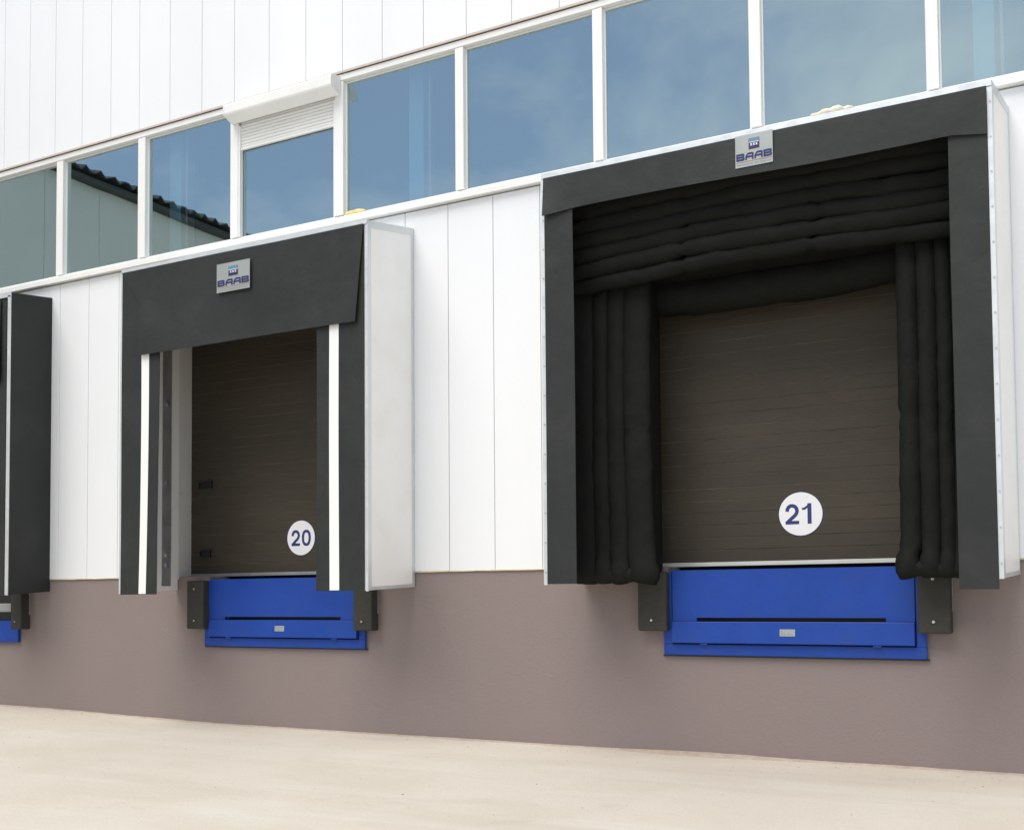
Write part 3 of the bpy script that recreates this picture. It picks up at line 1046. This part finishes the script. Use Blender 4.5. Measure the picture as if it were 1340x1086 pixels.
# ------------------------------------------------------------------ signs and writing
def digit_two(bm, x0, x1, z0, z1, s, y):
    w, h = x1 - x0 - s, z1 - z0 - s
    ctrl = [(0.0, .66), (.03, .80), (.15, .93), (.34, .995), (.55, 1.0), (.77, .95), (.93, .84), (.985, .69), (.93, .55), (.78, .42), (.55, .30), (.30, .175), (.10, .06), (.03, -0.03)]
    stroke(bm, [(x0 + s / 2 + a * w, z0 + s / 2 + b * h) for a, b in ctrl], s, y - .0016, y)
    box(bm, x0, x1, y - .0012, y, z0, z0 + s * 0.98)

def digit_zero(bm, x0, x1, z0, z1, s, y):
    w, h = (x1 - x0 - s) / 2, (z1 - z0 - s) / 2
    cx, cz = (x0 + x1) / 2, (z0 + z1) / 2
    pts = []
    for k in range(28):
        a = 2 * math.pi * k / 28
        c_, s_ = math.cos(a), math.sin(a)
        pts.append((cx + w * math.copysign(abs(c_) ** .85, c_), cz + h * math.copysign(abs(s_) ** .85, s_)))
    stroke(bm, pts, s, y - .0016, y, closed=True)

def digit_one(bm, x0, x1, z0, z1, s, y):
    box(bm, x1 - s * 1.08, x1, y - .0016, y, z0, z1)
    stroke(bm, [(x0, z0 + (z1 - z0) * .73), (x0 + (x1 - x0) * .3, z0 + (z1 - z0) * .75), (x1 - s * 1.0, z0 + (z1 - z0) * .86), (x1 - s * .55, z1 - s * .2)], s * .62, y - .0012, y)

def number_sign(cx, cz, r, second, label):
    y = DY - 0.002
    t = thing('number_sign', (cx, y, cz - r), label, 'sign', 'round door number signs')
    bm = bmesh.new()
    disc(bm, cx, cz, y - 0.003, y + .001, r, 56)
    obj('sign_disc', bm, M['sign'], t)
    bm = bmesh.new()
    disc(bm, cx, cz, y - 0.0015, y + .0015, r + 0.004, 56)
    obj('sign_edge', bm, M['digit'], t)
    yy = y - 0.003
    bm = bmesh.new()
    digit_two(bm, cx - .119, cx - .012, cz - .080, cz + .080, .0275, yy)
    obj('digit', bm, M['digit'], t)
    bm = bmesh.new()
    if second == 0:
        digit_zero(bm, cx + .012, cx + .124, cz - .082, cz + .080, .0275, yy)
    else:
        digit_one(bm, cx + .012, cx + .085, cz - .079, cz + .081, .0285, yy)
    obj('digit', bm, M['digit'], t)

number_sign(-7.056, 1.867, 0.173, 0, 'round white number sign beside the white striped curtain of the middle shelter')
number_sign(-2.088, 1.894, 0.170, 1, 'round white number sign on the brown door between the puffy cushions')

def logo_sign(x0, x1, z0, z1, y, label):
    t = thing('logo_sign', ((x0 + x1) / 2, y, z0), label, 'sign', 'maker plates on the shelters')
    W_, H_ = x1 - x0, z1 - z0
    obj('plate', B(x0, x1, y - 0.004, y, z0, z1), M['plate'], t)
    yf = y - 0.004
    X = lambda a: x0 + a * W_
    Z = lambda b: z0 + b * H_
    # emblem: orange rounded frame, teal top, white crossed band, navy bottom
    ex0, ex1, ez0, ez1 = X(.355), X(.655), Z(.515), Z(.865)
    em = obj('emblem', B(ex0, ex1, yf - .0012, yf, ez0, ez1, bevel=0.0004), M['orange'], t)
    q = 0.0038
    obj('emblem_field', B(ex0 + q, ex1 - q, yf - .0022, yf - .0012, ez0 + q, ez1 - q), M['navy'], em)
    hz = (ez1 - ez0)
    obj('emblem_top', B(ex0 + q + .001, ex1 - q - .001, yf - .0030, yf - .0022, ez0 + hz * .66, ez1 - q - .001), M['teal'], em)
    bm = bmesh.new()
    box(bm, ex0 + q + .001, ex1 - q - .001, yf - .0036, yf - .0024, ez0 + hz * .60, ez0 + hz * .645)
    for k in range(3):
        cx = ex0 + (ex1 - ex0) * (.26 + .24 * k)
        wx = (ex1 - ex0) * .07
        stroke(bm, [(cx - wx, ez0 + hz * .31), (cx + wx, ez0 + hz * .53)], .0040, yf - .0034, yf - .0024)
        stroke(bm, [(cx - wx, ez0 + hz * .53), (cx + wx, ez0 + hz * .31)], .0040, yf - .0040, yf - .0024)
    obj('emblem_cross', bm, M['sign'], em)
    # letters B A A B: square strokes with cut corners
    s = H_ * .058
    sw = W_ * .042
    zb, zt = Z(.205), Z(.425)
    zm = (zb + zt) / 2
    lw = W_ * .222
    for k, ch in enumerate('BAAB'):
        a = X(.025) + k * W_ * .2435
        b = a + lw
        cut_ = sw * .55
        bm = bmesh.new()
        y1_, y2_, y3_ = yf - .0016, yf - .0018, yf - .0020
        if ch == 'B':
            box(bm, a, a + sw, y1_, yf, zb, zt)
            for zz, e in ((zt - s, cut_), (zm - s / 2, cut_ * .8), (zb, cut_)):
                box(bm, a + sw * .3, b - e, y2_, yf, zz, zz + s)
            box(bm, b - sw * 1.15, b - sw * .12, y3_, yf, zm + s * .25, zt - s * .28)
            box(bm, b - sw, b, y3_, yf, zb + s * .28, zm - s * .25)
        else:
            stroke(bm, [(a + sw * .5, zb), (a + sw * .5, zm - s * .2), (a + sw * 1.25, zt - s * .9), (a + sw * 1.9, zt - s * .5), (a + sw * 2.4, zt - s * .5)], sw * .95, y1_, yf)
            box(bm, a + sw * 1.6, b - cut_, y2_, yf, zt - s, zt)
            box(bm, b - sw, b, y3_, yf, zb, zt - s * .3)
            box(bm, a + sw * .5, b - sw * .3, y2_, yf, zm - s * .75, zm + s * .2)
        obj('letter', bm, M['navy'], t)
    obj('orange_line', B(X(.03), X(.975), yf - .0010, yf, Z(.150), Z(.168)), M['orange'], t)
    bm = bmesh.new()
    x = X(.035)
    while x < X(.95):
        w = random.uniform(.006, .014)
        h = random.uniform(.55, 1.0) * H_ * .05
        box(bm, x, x + w, yf - .0010, yf, Z(.060), Z(.060) + h)
        x += w + (.012 if random.random() < .18 else .004)
    obj('small_print', bm, M['greyprint'], t)

logo_sign(-7.223, -6.822, 4.108, 4.377, YF - 0.050, 'silver plate with navy letters on the smooth head curtain above door 20')
logo_sign(-2.264, -1.993, 4.325, 4.557, YF - 0.046, 'silver plate with navy letters on the narrow head strip above door 21')

# ------------------------------------------------------------------ spray foam
def foam(x0, x1, y, z, h, m, label, seed):
    bm = bmesh.new()
    n = 7
    for i in range(n):
        t = (i + .5) / n
        r = h * (0.55 + 0.5 * math.sin(math.pi * t)) * random.uniform(.8, 1.1)
        mt = Matrix.Translation((x0 + (x1 - x0) * t, y + random.uniform(-.01, .01), z + r * .35)) @ Matrix.Diagonal((1.5, 1.0, 0.9, 1))
        bmesh.ops.create_icosphere(bm, subdivisions=2, radius=r, matrix=mt)
    for v in bm.verts:
        v.co += v.co.normalized() * 0 + Vector((nz(v.co.x * 30, v.co.z * 30, seed), nz(v.co.y * 30, v.co.x * 30, seed + 2), nz(v.co.z * 30, v.co.y * 30, seed + 5))) * h * .25
    o = obj('sealant_foam', bm, m, None, smooth=True, centre=((x0 + x1) / 2, y, z))
    tag(o, label, 'foam', 'dried spray foam lumps')

foam(-6.33, -6.10, 0.012, ZS1 - 0.012, 0.040, M['foam'], 'lump of yellow foam on the window sill right of the shuttered window', 1)
foam(-1.74, -1.48, -0.64, 4.640, 0.040, M['foamwhite'], 'pale foam lump on the roof edge of the large inflatable shelter', 2)
